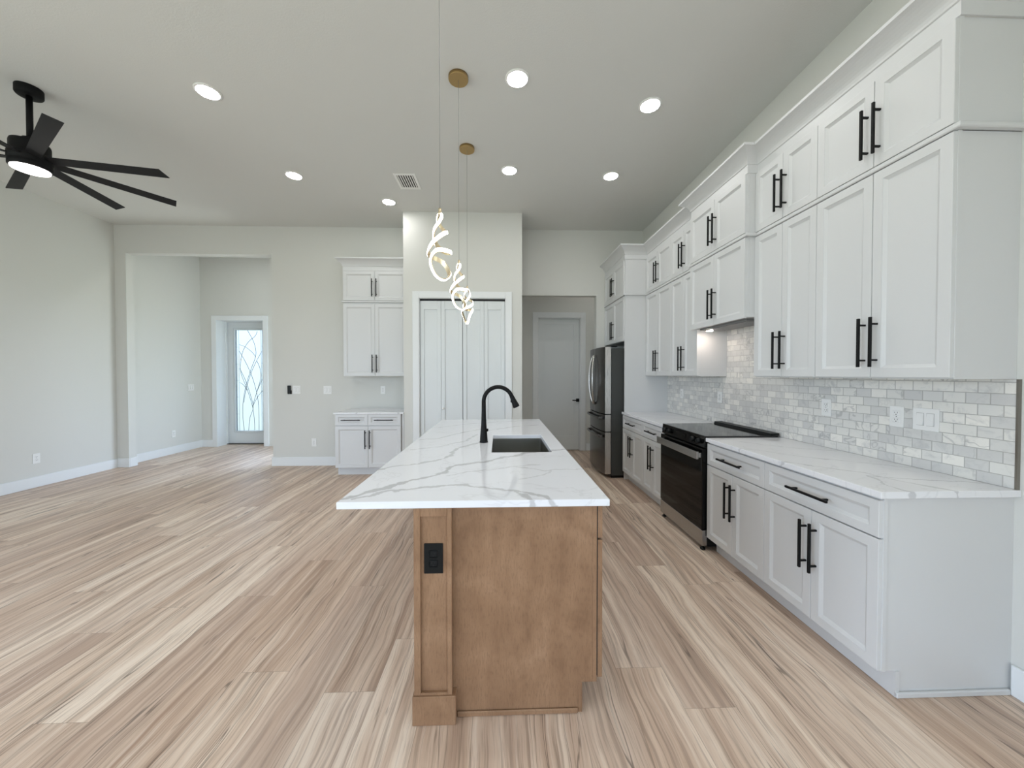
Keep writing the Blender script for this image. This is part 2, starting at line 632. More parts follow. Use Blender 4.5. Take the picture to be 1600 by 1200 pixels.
# side walls
b = MB()
LY0, LY1, LZ = -5.0, 1.2, 2.7  # unseen opening added to light the cabinet fronts from the left
b.box(XL - .12, XL, RY, LY0, 0, ZT)
b.box(XL - .12, XL, LY1, 7.8, 0, ZT)
b.box(XL - .12, XL, LY0, LY1, LZ, ZT)
struct(b, 'wall_left', M['wall'], 'plain pale grey wall on the living room side')
b = MB()
for i in range(5):
    y = min(max(LY0 + (LY1 - LY0) * i / 4, LY0 + .03), LY1 - .03)
    b.box(XL - .09, XL - .03, y - .03, y + .03, 0, LZ)
b.box(XL - .09, XL - .03, LY0, LY1, LZ - .07, LZ)
struct(b, 'window_added_left', M['trim'], 'white framed sliding glass doors on the living room side, unseen and added for daylight', 'window')
b = MB()
RY0_, RY1_, RZ = -5.0, -1.2, 2.7  # unseen opening added to even out the light on the left wall
b.box(XR, XR + .12, RY, RY0_, 0, ZT)
b.box(XR, XR + .12, RY1_, 6.9, 0, ZT)
b.box(XR, XR + .12, RY0_, RY1_, RZ, ZT)
struct(b, 'wall_right', M['wall'], 'pale grey wall behind the long kitchen run')
b = MB()
for i in range(4):
    y = min(max(RY0_ + (RY1_ - RY0_) * i / 3, RY0_ + .03), RY1_ - .03)
    b.box(XR + .03, XR + .09, y - .03, y + .03, 0, RZ)
b.box(XR + .03, XR + .09, RY0_, RY1_, RZ - .07, RZ)
struct(b, 'window_added_right', M['trim'], 'white framed glass doors on the kitchen side, unseen and added for daylight', 'window')
# far wall with the wide foyer opening
OX0, OX1, OZ = -5.689, -3.522, 3.267
b = MB()
b.box(XL, OX0, YB, YB + .12, 0, ZT)
b.box(OX1, PX0, YB, YB + .12, 0, ZT)
b.box(OX0, OX1, YB, YB + .12, OZ, ZT)
struct(b, 'wall_back', M['wall'], 'pale grey far wall with the wide opening to the entry foyer')
# pantry closet walls
BX0, BX1, BZ = -1.136, .078, 2.494
b = MB()
b.box(PX0, BX0, YP, YP + .1, 0, ZT)
b.box(BX1, PX1, YP, YP + .1, 0, ZT)
b.box(BX0, BX1, YP, YP + .1, BZ, ZT)
b.box(PX0, PX0 + .1, YP + .1, YB, 0, ZT)
b.box(PX1 - .1, PX1, YP + .1, 6.662, 0, ZT)
struct(b, 'wall_pantry', M['wall'], 'pale grey pantry closet walls standing forward of the far wall')
# kitchen end wall with the hall opening
HX, HZ = 1.531, 2.667
b = MB()
b.box(HX, XR, YB, YB + .12, 0, ZT)
b.box(PX1, HX, YB, YB + .12, HZ, ZT)
struct(b, 'wall_kitchen', M['wall'], 'pale grey wall over the hall opening beside the refrigerator')
# hall back wall with its door hole
HD0, HD1, HDZ, HY = .700, 1.490, 2.465, 6.662
b = MB()
b.box(PX1 - .1, HD0, HY, HY + .12, 0, ZT)
b.box(HD1, XR, HY, HY + .12, 0, ZT)
b.box(HD0, HD1, HY, HY + .12, HDZ, ZT)
struct(b, 'wall_hall', M['wall'], 'shaded back wall of the hall around the white door')
# foyer walls
FY = 7.277
DX0, DX1, DZ = -5.575, -4.655, 2.512
b = MB()
b.box(XL, DX0, FY, FY + .30, 0, ZT)
b.box(DX1, -3.2, FY, FY + .30, 0, ZT)
b.box(DX0, DX1, FY, FY + .30, DZ, ZT)
struct(b, 'wall_foyer', M['wall'], 'pale grey foyer wall around the glazed front door')
b = MB()
b.box(-3.32, -3.2, YB + .12, 5.95, 0, ZT)
b.box(-3.32, -3.2, 7.15, FY, 0, ZT)
b.box(-3.32, -3.2, 5.95, 7.15, 2.6, ZT)
struct(b, 'wall_foyer_side', M['wall'], 'foyer side wall hidden behind the far wall')
b = MB()
for y in (5.97, 6.55, 7.13):  # unseen window added to brighten the foyer wall
    b.box(-3.29, -3.23, y - .02, y + .02, 0, 2.6)
b.box(-3.29, -3.23, 5.95, 7.15, 2.56, 2.6)
struct(b, 'window_added_foyer', M['trim'], 'white framed foyer side window, unseen and added for daylight', 'window')
b = MB()  # unseen walls put in to stop daylight leaking round the doors
b.box(PX0, PX1 - .1, YB, YB + .12, 0, ZT)
b.box(PX1 - .1, XR + .12, 7.05, 7.15, 0, ZT)
b.box(PX1 - .2, PX1 - .1, 6.4, 7.15, 0, ZT)
b.box(XR, XR + .12, 6.9, 7.05, 0, ZT)
struct(b, 'wall_light_stop', M['wall'], 'unseen walls added behind the pantry and hall doors to keep daylight out')
# rear wall with sliding glass door opening (behind the camera)
b = MB()
SX0, SX1, SZ = -4.4, -2.2, 2.7
b.box(XL, SX0, RY - .15, RY, 0, ZT)
b.box(SX1, XR, RY - .15, RY, 0, ZT)
b.box(SX0, SX1, RY - .15, RY, SZ, ZT)
struct(b, 'wall_rear', M['wall'], 'rear wall with the wide sliding door opening')
b = MB()
for i in range(5):
    x = SX0 + (SX1 - SX0) * i / 4
    x = min(max(x, SX0 + .03), SX1 - .03)
    b.box(x - .03, x + .03, RY - .12, RY - .05, 0, SZ)
b.box(SX0, SX1, RY - .12, RY - .05, SZ - .07, SZ)
struct(b, 'window_1', M['trim'], 'white framed sliding glass doors behind the viewer', 'window')

# baseboards
BH, BT = .136, .016


def bb(name, segs, label):
    b = MB()
    for x0, x1, y0, y1 in segs:
        b.box(x0, x1, y0, y1, 0, BH, .003)
    struct(b, name, M['trim'], label, 'baseboard')


bb('baseboard_left', [(XL, XL + BT, LY1, YB)], 'white baseboard along the plain left wall')
bb('baseboard_back', [(XL + BT, OX0 + BT, YB - BT, YB), (OX0, OX0 + BT, YB, YB + .12), (OX1 - BT, -2.302, YB - BT, YB), (OX1 - BT, OX1, YB, YB + .12)],
   'white baseboard along the far wall either side of the foyer opening')
bb('baseboard_foyer', [(XL, XL + BT, YB + .12, FY), (XL + BT, -5.642, FY - BT, FY)], 'white baseboard inside the entry foyer')
bb('baseboard_right', [(XR - BT, XR, RY1_, 1.505)], 'white baseboard on the right wall before the cabinets')
bb('baseboard_hall', [(PX1, .609, HY - BT, HY), (1.60, XR, HY - BT, HY), (HX - BT, HX, YB, YB + .12)], 'white baseboard in the hall')

# ------------------------------------------------------------------ front door
def casing(x0, x1, z1, y, w, t, parent, name='casing'):
    b = MB()
    b.box(x0 - w, x0, y - t, y, 0, z1 + w, .003)
    b.box(x1, x1 + w, y - t, y, 0, z1 + w, .003)
    b.box(x0, x1, y - t, y, z1, z1 + w, .003)
    return b.build(name, M['trim'], parent)


d = thing('door_1', (-5.115, 7.557, 0), 'white front door with tall frosted decorative glass', 'door', None, 'structure')
casing(-5.549, DX1, 2.48, FY, .093, .018, d)
b = MB()
b.box(DX0, DX0 + .026, FY - .004, 7.62, 0, 2.51)
b.box(DX1 - .012, DX1, FY - .004, 7.62, 0, 2.51)
b.box(DX0 + .026, DX1 - .012, FY - .004, 7.62, 2.484, 2.512)
b.box(DX0 + .026, DX0 + .040, 7.50, 7.535, 0, 2.484)
b.build('jamb', M['trim'], d)
GX0, GX1, GZ0, GZ1 = -5.398, -4.845, .267, 2.327
b = MB()
y0, y1 = 7.557, 7.60
b.box(-5.549, GX0, y0, y1, .012, 2.484)
b.box(GX1, -4.667, y0, y1, .012, 2.484)
b.box(GX0, GX1, y0, y1, .012, GZ0)
b.box(GX0, GX1, y0, y1, GZ1, 2.484)
slab = b.build('slab', M['door'], d)
b = MB()
for i, (q, hh) in enumerate(((.046, .012), (.018, .018))):
    b.box(GX0 - q, GX0 - q + .016, y0 - hh, y0, GZ0 - q, GZ1 + q, .003)
    b.box(GX1 + q - .016, GX1 + q, y0 - hh, y0, GZ0 - q, GZ1 + q, .003)
    b.box(GX0 - q + .016, GX1 + q - .016, y0 - hh, y0, GZ0 - q, GZ0 - q + .016, .003)
    b.box(GX0 - q + .016, GX1 + q - .016, y0 - hh, y0, GZ1 + q - .016, GZ1 + q, .003)
b.build('glass_frame', M['door'], slab)
gl = MB().box(GX0, GX1, 7.572, 7.585, GZ0, GZ1).build('glass', M['frost'], d)
CV = [[(-5.162, 2.326), (-5.089, 2.196), (-5.024, 2.047), (-4.994, 1.884), (-5.014, 1.748), (-5.096, 1.529), (-5.206, 1.175), (-5.263, .848), (-5.271, .574), (-5.248, .27)],
      [(-4.963, 2.305), (-5.009, 2.205), (-5.13, 2.101), (-5.238, 1.937), (-5.293, 1.747), (-5.309, 1.556), (-5.284, 1.393), (-5.18, 1.12), (-5.077, .765), (-5.041, .464), (-5.037, .27)],
      [(-5.325, 2.032), (-5.198, 1.978), (-5.066, 1.87), (-5.0, 1.775)],
      [(-5.326, 1.896), (-5.201, 1.666), (-5.084, 1.393), (-4.994, 1.066), (-4.952, .738), (-4.949, .27)],
      [(-5.322, 1.543), (-5.205, 1.284), (-5.102, .957), (-5.064, .738), (-5.133, .519), (-5.157, .27)],
      [(-5.325, 1.257), (-5.246, 1.202), (-5.181, 1.093)],
      [(-4.879, 1.89), (-4.988, 1.693), (-5.097, 1.448), (-5.193, 1.148), (-5.25, .848)],
      [(-4.975, 1.693), (-4.915, 1.53), (-4.906, 1.339), (-4.995, 1.038), (-5.077, .765)],
      [(-4.88, 1.311), (-4.94, 1.175), (-4.995, 1.038)], [(-4.874, 1.087), (-4.982, .943), (-5.078, .752)]]


def spline(P, sub=6, closed=False):
    P = [Vector(p) for p in P]
    k = len(P)
    out = []
    for i in range(k if closed else k - 1):
        if closed:
            a, b_, c, e_ = P[i - 1], P[i], P[(i + 1) % k], P[(i + 2) % k]
        else:
            a, b_, c, e_ = P[max(i - 1, 0)], P[i], P[i + 1], P[min(i + 2, k - 1)]
        for j in range(sub):
            t = j / sub
            out.append(.5 * ((2 * b_) + (c - a) * t + (2 * a - 5 * b_ + 4 * c - e_) * t * t + (3 * b_ - a - 3 * c + e_) * t ** 3))
    if not closed:
        out.append(P[-1])
    return out


b = MB()
for c in CV:
    b.tube(spline([(p[0], 7.570, p[1]) for p in c]), .0042, 6)
for x in (GX0 + .022, GX0 + .062, GX1 - .022, GX1 - .045):
    b.box(x - .002, x + .002, 7.567, 7.572, GZ0, GZ1)
for z in (1.98, 1.63, 1.30, .96, .61):
    b.box(GX0, GX0 + .062, 7.567, 7.572, z - .002, z + .002)
    b.box(GX1 - .045, GX1, 7.567, 7.572, z + .02 - .002, z + .02 + .002)
n = N('lead_came'); n.set((.22, .24, .25), .5, .6); M['came'] = n.m
b.build('leading', M['came'], gl)
MB().box(DX0 + .03, DX1, 7.50, 7.60, 0, .016).build('threshold', M['threshold'], d)

# ------------------------------------------------------------------ pantry bifold door
d = thing('door_2', (-.53, YP, 0), 'white four panel bifold pantry door', 'door', None, 'structure')
casing(BX0, BX1, BZ, YP, .091, .018, d)
b = MB()
b.box(BX0, BX0 + .006, YP - .002, YP + .09, 0, BZ); b.box(BX1 - .006, BX1, YP - .002, YP + .09, 0, BZ); b.box(BX0, BX1, YP - .002, YP + .09, BZ - .006, BZ)
b.build('jamb', M['trim'], d)
MB().box(BX0 + .006, BX1 - .006, YP + .03, YP + .085, BZ - .034, BZ - .006).build('track', M['dark'], d)
FP = lambda u, v, w: (u, YP + .055 - w, v)
seams = [BX0 + .008, -.8335, -.530, -.2265, BX1 - .008]
for i in range(4):
    g0 = .004 if i == 2 else .0012
    g1 = .004 if i == 1 else .0012
    u0, u1 = seams[i] + g0, seams[i + 1] - g1
    b = MB()
    bev = .002
    b.bm  # leaf: rails wide at head, stiles narrow
    st, tp, bt = .052, .118, .20
    v0, v1 = .015, BZ - .036
    b.box(u0, u0 + st, YP + .02, YP + .055, v0, v1, bev)
    b.box(u1 - st, u1, YP + .02, YP + .055, v0, v1, bev)
    b.box(u0 + st, u1 - st, YP + .02, YP + .055, v1 - tp, v1)
    b.box(u0 + st, u1 - st, YP + .02, YP + .055, v0, v0 + bt)
    b.box(u0 + st, u1 - st, YP + .034, YP + .05, v0 + bt, v1 - tp)
    lf = b.build('leaf', M['door'], d)
    if i == 1:
        MB().lathe([(.006, 0), (.006, -.012), (.014, -.016), (.0175, -.026), (.014, -.036), (.004, -.039)], (-.806, YP + .02, .94), 'y', 20).build('knob', M['plate'], lf)

# ------------------------------------------------------------------ hall door
d = thing('door_3', (1.09, HY, 0), 'white single panel door in the hall with black lever', 'door', None, 'structure')
casing(HD0, HD1, HDZ, HY, .098, .018, d)
b = MB()
b.box(HD0, HD0 + .015, HY - .002, HY + .1, 0, HDZ); b.box(HD1 - .015, HD1, HY - .002, HY + .1, 0, HDZ); b.box(HD0 + .015, HD1 - .015, HY - .002, HY + .1, HDZ - .015, HDZ)
b.build('jamb', M['trim'], d)
b = MB()
u0, u1, v0, v1 = HD0 + .018, HD1 - .018, .012, HDZ - .018
b.box(u0, u0 + .1, HY + .02, HY + .055, v0, v1, .001)
b.box(u1 - .1, u1, HY + .02, HY + .055, v0, v1, .001)
b.box(u0 + .1, u1 - .1, HY + .02, HY + .055, v1 - .1, v1)
b.box(u0 + .1, u1 - .1, HY + .02, HY + .055, v0, v0 + .26)
b.box(u0 + .1, u1 - .1, HY + .032, HY + .05, v0 + .26, v1 - .1)
lf = b.build('slab', M['door'], d)
b = MB()
b.box(1.415, 1.475, HY + .012, HY + .02, .908, .968, .002)
b.lathe([(.011, 0), (.011, -.045)], (1.445, HY + .012, .938), 'y', 16)
b.box(1.335, 1.457, HY - .045, HY - .030, .928, .948, .003)
b.build('lever_handle', M['black'], lf)


# ------------------------------------------------------------------ cabinet building
def pull(F, u, v, L, vertical, parent):
    """square bar pull on two posts; u, v its centre on the front"""
    b = MB()
    h, s = L / 2, .006
    if vertical:
        b.box(u - s, u + s, v - h, v + h, .032, .044, .0012, 1, F)
        for k in (-1, 1):
            b.box(u - .0045, u + .0045, v + k * (h - .036) - .0045, v + k * (h - .036) + .0045, 0, .033, 0, 1, F)
    else:
        b.box(u - h, u + h, v - s, v + s, .032, .044, .0012, 1, F)
        for k in (-1, 1):
            b.box(u + k * (h - .036) - .0045, u + k * (h - .036) + .0045, v - .0045, v + .0045, 0, .033, 0, 1, F)
    return b.build('handle', M['black'], parent)


def front(F, T, name, u0, u1, v0, v1, parent, mat, st=.047, hu=None, hv=None, L=.26, vert=True, hinge=None):
    o = MB().shaker(F, u0, u1, v0, v1, T, st).build(name, mat, parent)
    if hu is not None:
        G = lambda u, v, w: F(u, v, w + T)
        pull(G, hu, hv, L, vert, o)
    return o


def door_pair(F, u0, u1, v0, v1, parent, hv, mat=None, T=.02, gap=.003):
    mat = mat or M['cabinet']
    m = (u0 + u1) / 2
    front(F, T, 'door', u0 + gap / 2, m - gap / 2, v0, v1, parent, mat, hu=m - .031, hv=hv)
    front(F, T, 'door', m + gap / 2, u1 - gap / 2, v0, v1, parent, mat, hu=m + .031, hv=hv)


FRX = lambda X: (lambda u, v, w: (X - w, u, v))          # faces the room from the right wall
FRY = lambda Y: (lambda u, v, w: (u, Y - w, v))          # faces the camera
FRI = lambda X: (lambda u, v, w: (X + w, u, v))          # island, faces the range

# ---- right hand base cabinets
XB = 1.672


def base_cab(y0, y1, label, end=False, drawers=1):
    r = thing('base_cabinet', (2.0, (y0 + y1) / 2, 0), label, 'cabinet', 'white base cabinets')
    b = MB()
    b.prism([(XB + .019, .115), (XB + .019, .883), (XR, .883), (XR, 0), (1.753, 0), (1.753, .115)], 'y', y0 + (.0035 if end else 0), y1)
    b.build('carcass', M['cabinet'], r)
    b = MB()
    b.box(XB, XB + .018, y0 - (.0015 if end else 0), y1, .115, .883)
    b.build('face_frame', M['cabinet'], r)
    MB().box(1.735, 1.753, y0 - (.0015 if end else 0), y1, 0, .1145).build('toe_kick', M['cabinet'], r)
    F = FRX(XB)
    g = .0015
    ym = (y0 + y1) / 2
    if drawers == 1:
        front(F, .02, 'drawer', y0 + g, y1 - g, .706, .870, r, M['cabinet'], st=.040, hu=ym, hv=.788, L=.26, vert=False)
    door_pair(F, y0, y1, .118, .699, r, .51)
    if end:
        MB().box(1.735, XR - BT, y0 - .010, y0 + .003, 0, .024, .003).build('shoe_molding', M['cabinet'], r)
    return r


base_cab(1.511, 2.196, 'white base cabinet at the open end of the run, wide drawer over two doors', True)
base_cab(2.196, 2.820, 'white base cabinet right beside the black range, on the viewer\'s side')
base_cab(3.585, 4.126, 'white base cabinet just beyond the black range')
base_cab(4.126, 4.808, 'white base cabinet next to the refrigerator panel')

# ---- right hand counters
b = MB().box(1.6386, XR - .001, 1.492, 2.820, .884, .914, .002)
tag(b.build('countertop', M['quartz_c']), 'white veined quartz countertop from the open end to the range', 'countertop')
b = MB().box(1.6386, XR - .001, 3.585, 4.808, .884, .914, .002)
tag(b.build('countertop', M['quartz_c']), 'white quartz countertop between the range and the refrigerator panel', 'countertop')

# ---- tile backsplash
t = thing('backsplash', (XR, 3.1, .914), 'grey and white marble brick tile backsplash above the counters', 'backsplash')
b = MB()
b.prism([(1.506, .9145), (4.808, .9145), (4.808, 1.399), (3.533, 1.399), (3.533, 1.862), (2.733, 1.862), (2.733, 1.399), (1.506, 1.399)], 'x', 2.262, XR - .0005)
b.build('tiles', M['tile'], t)
MB().box(2.259, XR - .0005, 1.498, 1.506, .9145, 1.399).build('edge_trim', M['trim_metal'], t)

# ---- right hand wall cabinets
XU = 1.980
ZU, ZD, ZM0, ZM1, ZV, ZW, ZX = 1.400, 2.472, 2.478, 2.503, 2.508, 2.955, 2.962


def wall_cab(y0, y1, z0, z1, d0, d1, label, X=XU, hv=None, name='wall_cabinet', edge=False):
    r = thing(name, ((X + XR) / 2, (y0 + y1) / 2, z0), label, 'cabinet', 'white wall cabinets')
    yy = y0 + (.004 if edge else 0)
    MB().box(X + .019, XR, yy, y1, z0, z1, .0006).build('carcass', M['cabinet'], r)
    MB().box(X, X + .0185, y0, y1, z0, z1, .0006).build('face_frame', M['cabinet'], r)
    door_pair(FRX(X), y0, y1, d0, d1, r, hv if hv else d0 + .183)
    return r


US = [(1.511, 2.187, 'at the open end of the run'), (2.187, 2.731, 'between the end pair and the raised hood cabinet'),
      (3.535, 4.097, 'just beyond the hood cabinet'), (4.097, 4.806, 'against the refrigerator panel')]
for i, (y0, y1, w) in enumerate(US):
    wall_cab(y0, y1, ZU, ZM0, ZU + .006, ZD, 'tall lower white wall cabinet ' + w, edge=i == 0)
    wall_cab(y0, y1, ZM1, ZX, ZV, ZW, 'short upper white wall cabinet ' + w, edge=i == 0)
XHF = 1.902
hood_lo = wall_cab(2.7315, 3.5345, 1.862, ZM0, 1.856, ZD, 'shorter white hood cabinet above the range, under the molding', XHF)
wall_cab(2.7315, 3.5345, ZM1, ZX, ZV, ZW, 'short white cabinet on top of the hood cabinet', XHF)
XFF = 1.684
wall_cab(4.832, 5.708, 1.868, ZM0, 1.872, ZD, 'deep white cabinet directly above the refrigerator', XFF, name='refrigerator_cabinet')
wall_cab(4.832, 5.708, ZM1, ZX, ZV, ZW, 'topmost deep white cabinet over the refrigerator, under the crown', XFF, name='refrigerator_cabinet')
b = MB().box(XFF - .006, XR - .0005, 4.809, 4.8315, 0, ZX, .001)
tag(b.build('refrigerator_surround', M['cabinet']), 'tall white side panel between counter and refrigerator', 'panel')

# mouldings that tie the run together: thin belt and crown
PATH = [(XFF - .0062, 5.7095), (XFF - .0062, 4.8088), (XU, 4.8088), (XU, 3.5345), (XHF, 3.5345), (XHF, 2.7315), (XU, 2.7315), (XU, 1.511), (XR - .0006, 1.511)]
PATH = PATH[::-1]
belt = [(.0002, ZM0 + .0002), (.020, ZM0 + .0002), (.024, ZM0 + .005), (.024, ZM1 - .005), (.020, ZM1 - .0002), (.0002, ZM1 - .0002)]


def crown(z0, z1):
    p = [(.0002, z0), (.006, z0), (.006, z0 + .060), (.012, z0 + .064), (.014, z0 + .074)]
    h = z1 - .018 - (z0 + .074)
    for k in range(1, 8):
        a = k / 7 * PI / 2
        p.append((.014 + .074 * (1 - math.cos(a)) * .55 + .074 * .45 * k / 7, z0 + .074 + h * (.45 * math.sin(a) + .55 * k / 7)))
    p += [(.093, z1 - .016), (.095, z1), (.0002, z1)]
    return p


b = MB().sweep(PATH, crown(ZX + .0005, 3.137))
tag(b.build('crown_molding', M['cabinet']), 'white crown molding stepping along the top of the long right run', 'molding')
b = MB().sweep(PATH, belt)
tag(b.build('belt_molding', M['cabinet']), 'thin white molding strip between upper and lower right cabinets', 'molding')

# ---- hood insert with its lamps
h = thing('range_hood_insert', (2.08, 3.13, 1.862), 'grey metal hood liner with warm lamp under the hood cabinet', 'range hood')
b = MB()
b.box(1.945, 2.20, 2.80, 3.46, 1.846, 1.8615, .003)
b.box(1.965, 2.18, 2.82, 3.44, 1.842, 1.846)
b.build('liner', M['hood_grey'], h)
MB().lathe([(.036, 0), (.036, -.004), (.031, -.006)], (2.004, 3.395, 1.8418), 'z', 24).build('lamp_ring', M['steel'], h)
MB().lathe([(.028, 0), (.028, -.003)], (2.004, 3.395, 1.8358), 'z', 24).build('lamp', M['hood_lamp'], h)

# ---- coffee bar on the far wall
CX0, CX1 = -2.298, -1.390
r = thing('base_cabinet', (-1.83, 5.4, 0), 'white coffee bar base cabinet with two drawers against the far wall', 'cabinet', 'white base cabinets')
YC = 5.113
b = MB()
b.prism([(YC + .019, .115), (YC + .019, .868), (YB, .868), (YB, 0), (5.197, 0), (5.197, .115)], 'x', CX0, CX1)
b.build('carcass', M['cabinet'], r)
MB().box(CX0, CX1, YC, YC + .0185, .115, .868).build('face_frame', M['cabinet'], r)
MB().box(CX0 + .004, PX0 - .001, 5.179, 5.1965, 0, .1145).build('toe_kick', M['cabinet'], r)
MB().box(CX1 + .006, PX0 - .001, YC + .012, YC + .03, .115, .868).build('filler', M['cabinet'], r)
xm = (CX0 + CX1) / 2
for u0, u1 in ((CX0, xm), (xm, CX1)):
    front(FRY(YC), .02, 'drawer', u0 + .0015, u1 - .0015, .708, .866, r, M['cabinet'], st=.040, hu=(u0 + u1) / 2, hv=.785, L=.262, vert=False)
door_pair(FRY(YC), CX0, CX1, .118, .700, r, .515)
b = MB().box(-2.318, PX0 - .001, 5.085, YB - .0005, .868, .890, .002)
tag(b.build('countertop', M['quartz_c']), 'small white quartz countertop of the coffee bar', 'countertop')
YU = 5.400
for z0, z1, d0, d1, lab in ((1.393, 2.477, 1.396, 2.455, 'tall lower white wall cabinet over the coffee bar'),
                            (2.500, 2.943, 2.505, 2.936, 'short upper white wall cabinet above the coffee bar cabinet, under its crown')):
    r = thing('wall_cabinet', (-1.83, 5.55, z0), lab, 'cabinet', 'white wall cabinets')
    MB().box(-2.296, PX0 - .001, YU + .019, YB, z0, z1).build('carcass', M['cabinet'], r)
    MB().box(-2.296, PX0 - .001, YU, YU + .0185, z0, z1).build('face_frame', M['cabinet'], r)
    door_pair(FRY(YU), -2.296, -1.380, d0, d1, r, d0 + .183)
CP = [(PX0 - .001, YU), (-2.296, YU), (-2.296, YB - .0005)]
CP = CP[::-1]
CP = [(x, y) for x, y in CP]


def flip(path):
    return path[::-1]


b = MB().sweep(flip(CP), crown(2.9435, 3.114))
tag(b.build('crown_molding', M['cabinet']), 'white crown molding on top of the coffee bar cabinets', 'molding')
b = MB().sweep(flip(CP), [(-.01, 2.4775), (.020, 2.4775), (.024, 2.482), (.024, 2.495), (.020, 2.4995), (-.01, 2.4995)])
tag(b.build('belt_molding', M['cabinet']), 'thin white molding strip between the two coffee bar wall cabinets', 'molding')

# ------------------------------------------------------------------ island
IX0, IX1, IY0, IY1 = -.349, .405, 1.490, 4.00
r = thing('kitchen_island', (.03, 2.75, 0), 'brown stained wood kitchen island base under white quartz', 'island')
b = MB()
b.prism([(-.33, 0), (-.33, .884), (IX1 - .0185, .884), (IX1 - .0185, .127), (.326, .127), (.326, 0)], 'y', IY0 + .004, 2.30)
b.prism([(-.33, 0), (-.33, .66), (IX1 - .0185, .66), (IX1 - .0185, .127), (.326, .127), (.326, 0)], 'y', 2.30, 3.06)
b.prism([(-.33, 0), (-.33, .884), (IX1 - .0185, .884), (IX1 - .0185, .127), (.326, .127), (.326, 0)], 'y', 3.06, IY1)
b.build('carcass', M['wood'], r)
MB().box(-.20, IX1 - .0185, IY0, IY0 + .004, .127, .884).box(-.20, .326, IY0, IY0 + .004, .0, .127).build('end_panel', M['wood'], r)
MB().box(IX1 - .018, IX1, IY0 - .001, IY1, .127, .884, .001).build('face_frame', M['wood'], r)
MB().box(IX1 + .0002, IX1 + .0048, IY0 + .004, IY1 - .004, .15, .87).build('door_gap_shade', M['dark'], r)  # dark strip stands in for the shade in the gap behind the doors
MB().box(.3265, .344, IY0 - .001, IY1, 0, .1268, .001).build('toe_kick', M['wood'], r)
MB().box(-.18, .326, IY0 - .010, IY0 - .0002, 0, .022, .004).build('shoe_molding', M['wood'], r)
for (ya, yb, fy) in ((1.454, 1.489, 1), (IY1 + .001, IY1 + .036, -1)):
    b = MB()
    b.box(-.349, -.322, ya, yb, .12, .884, .0015)
    b.box(-.215, -.196, ya, yb, .12, .884, .0015)
    b.box(-.322, -.215, ya, yb, .12, .131, .001)
    b.box(-.322, -.215, ya, yb, .850, .884, .001)
    yi = ya + .012 if fy == 1 else yb - .024
    b.box(-.322, -.215, yi, yi + .012, .131, .850)
    p = b.build('corner_post', M['wood'], r)
    MB().box(-.356, -.181, ya - .006, yb + .002 if fy == 1 else yb + .006, 0, .1195, .002).build('plinth', M['wood'], p)
# seating side panel
b = MB()
for k in range(3):
    a = IY0 + .002 + k * (IY1 - IY0 - .004) / 3
    c = a + (IY1 - IY0 - .004) / 3
    b.shaker(lambda u, v, w: (-.331 - w, u, v), a + .001, c - .001, .12, .884, .016, .06)
b.box(-.352, -.331, IY0 + .002, IY1 - .002, 0, .119, .002)
b.build('back_panel', M['wood'], r)
units = [(1.491, 2.10), (2.10, 3.06), (3.06, 3.999)]
for ya, yb in units:
    front(FRI(IX1 + .005), .020, 'drawer', ya + .003, yb - .003, .735, .880, r, M['wood'], st=.045, hu=(ya + yb) / 2 + .12, hv=.80, L=.2, vert=False)
    m = (ya + yb) / 2
    F = FRI(IX1 + .005)
    front(F, .020, 'door', ya + .003, m - .0015, .143, .726, r, M['wood'], hu=m - .031, hv=.54)
    front(F, .020, 'door', m + .0015, yb - .003, .143, .726, r, M['wood'], hu=m + .031, hv=.54)

# island slab with the sink cut out
TX0, TX1, TY0, TY1 = -.651, .4457, 1.449, 4.060
SX0_, SX1_, SY0, SY1 = -.056, .340, 2.345, 3.010
b = MB()
z0, z1 = .885, .914
P = [[(TX0, TY0), (TX1, TY0), (TX1, TY1), (TX0, TY1)], [(SX0_, SY0), (SX1_, SY0), (SX1_, SY1), (SX0_, SY1)]]
bv = .002
def rg(c, g, z):
    sgn = [(1, 1), (-1, 1), (-1, -1), (1, -1)]
    return [b.bm.verts.new((c[i][0] + sgn[i][0] * g, c[i][1] + sgn[i][1] * g, z)) for i in range(4)]
R = [rg(P[1], 0, z0), rg(P[0], bv, z0), rg(P[0], 0, z0 + bv), rg(P[0], 0, z1 - bv), rg(P[0], bv, z1), rg(P[1], -bv, z1), rg(P[1], 0, z1 - bv), rg(P[1], 0, z0)]
for p_, q_ in zip(R[:-1], R[1:]):
    for i in range(4):
        b.bm.faces.new([p_[i], p_[(i + 1) % 4], q_[(i + 1) % 4], q_[i]])
bmesh.ops.remove_doubles(b.bm, verts=b.bm.verts[:], dist=1e-6)
tag(b.build('countertop', M['quartz']), 'large white grey-veined quartz countertop of the island, holding the sink', 'countertop')

# undermount sink
s_ = thing('sink', (.142, 2.68, .68), 'stainless undermount sink set in the island countertop', 'sink')
b = MB()
x0, x1, y0, y1, zb, zt = SX0_ - .006, SX1_ + .006, SY0 - .006, SY1 + .006, .675, .8848


def rr(x0, x1, y0, y1, rad, z, k=6):
    out = []
    for (cx, cy, a0) in ((x1 - rad, y1 - rad, 0), (x0 + rad, y1 - rad, 90), (x0 + rad, y0 + rad, 180), (x1 - rad, y0 + rad, 270)):
        for i in range(k + 1):
            a = math.radians(a0 + 90 * i / k)
            out.append((cx + rad * math.cos(a), cy + rad * math.sin(a), z))
    return out


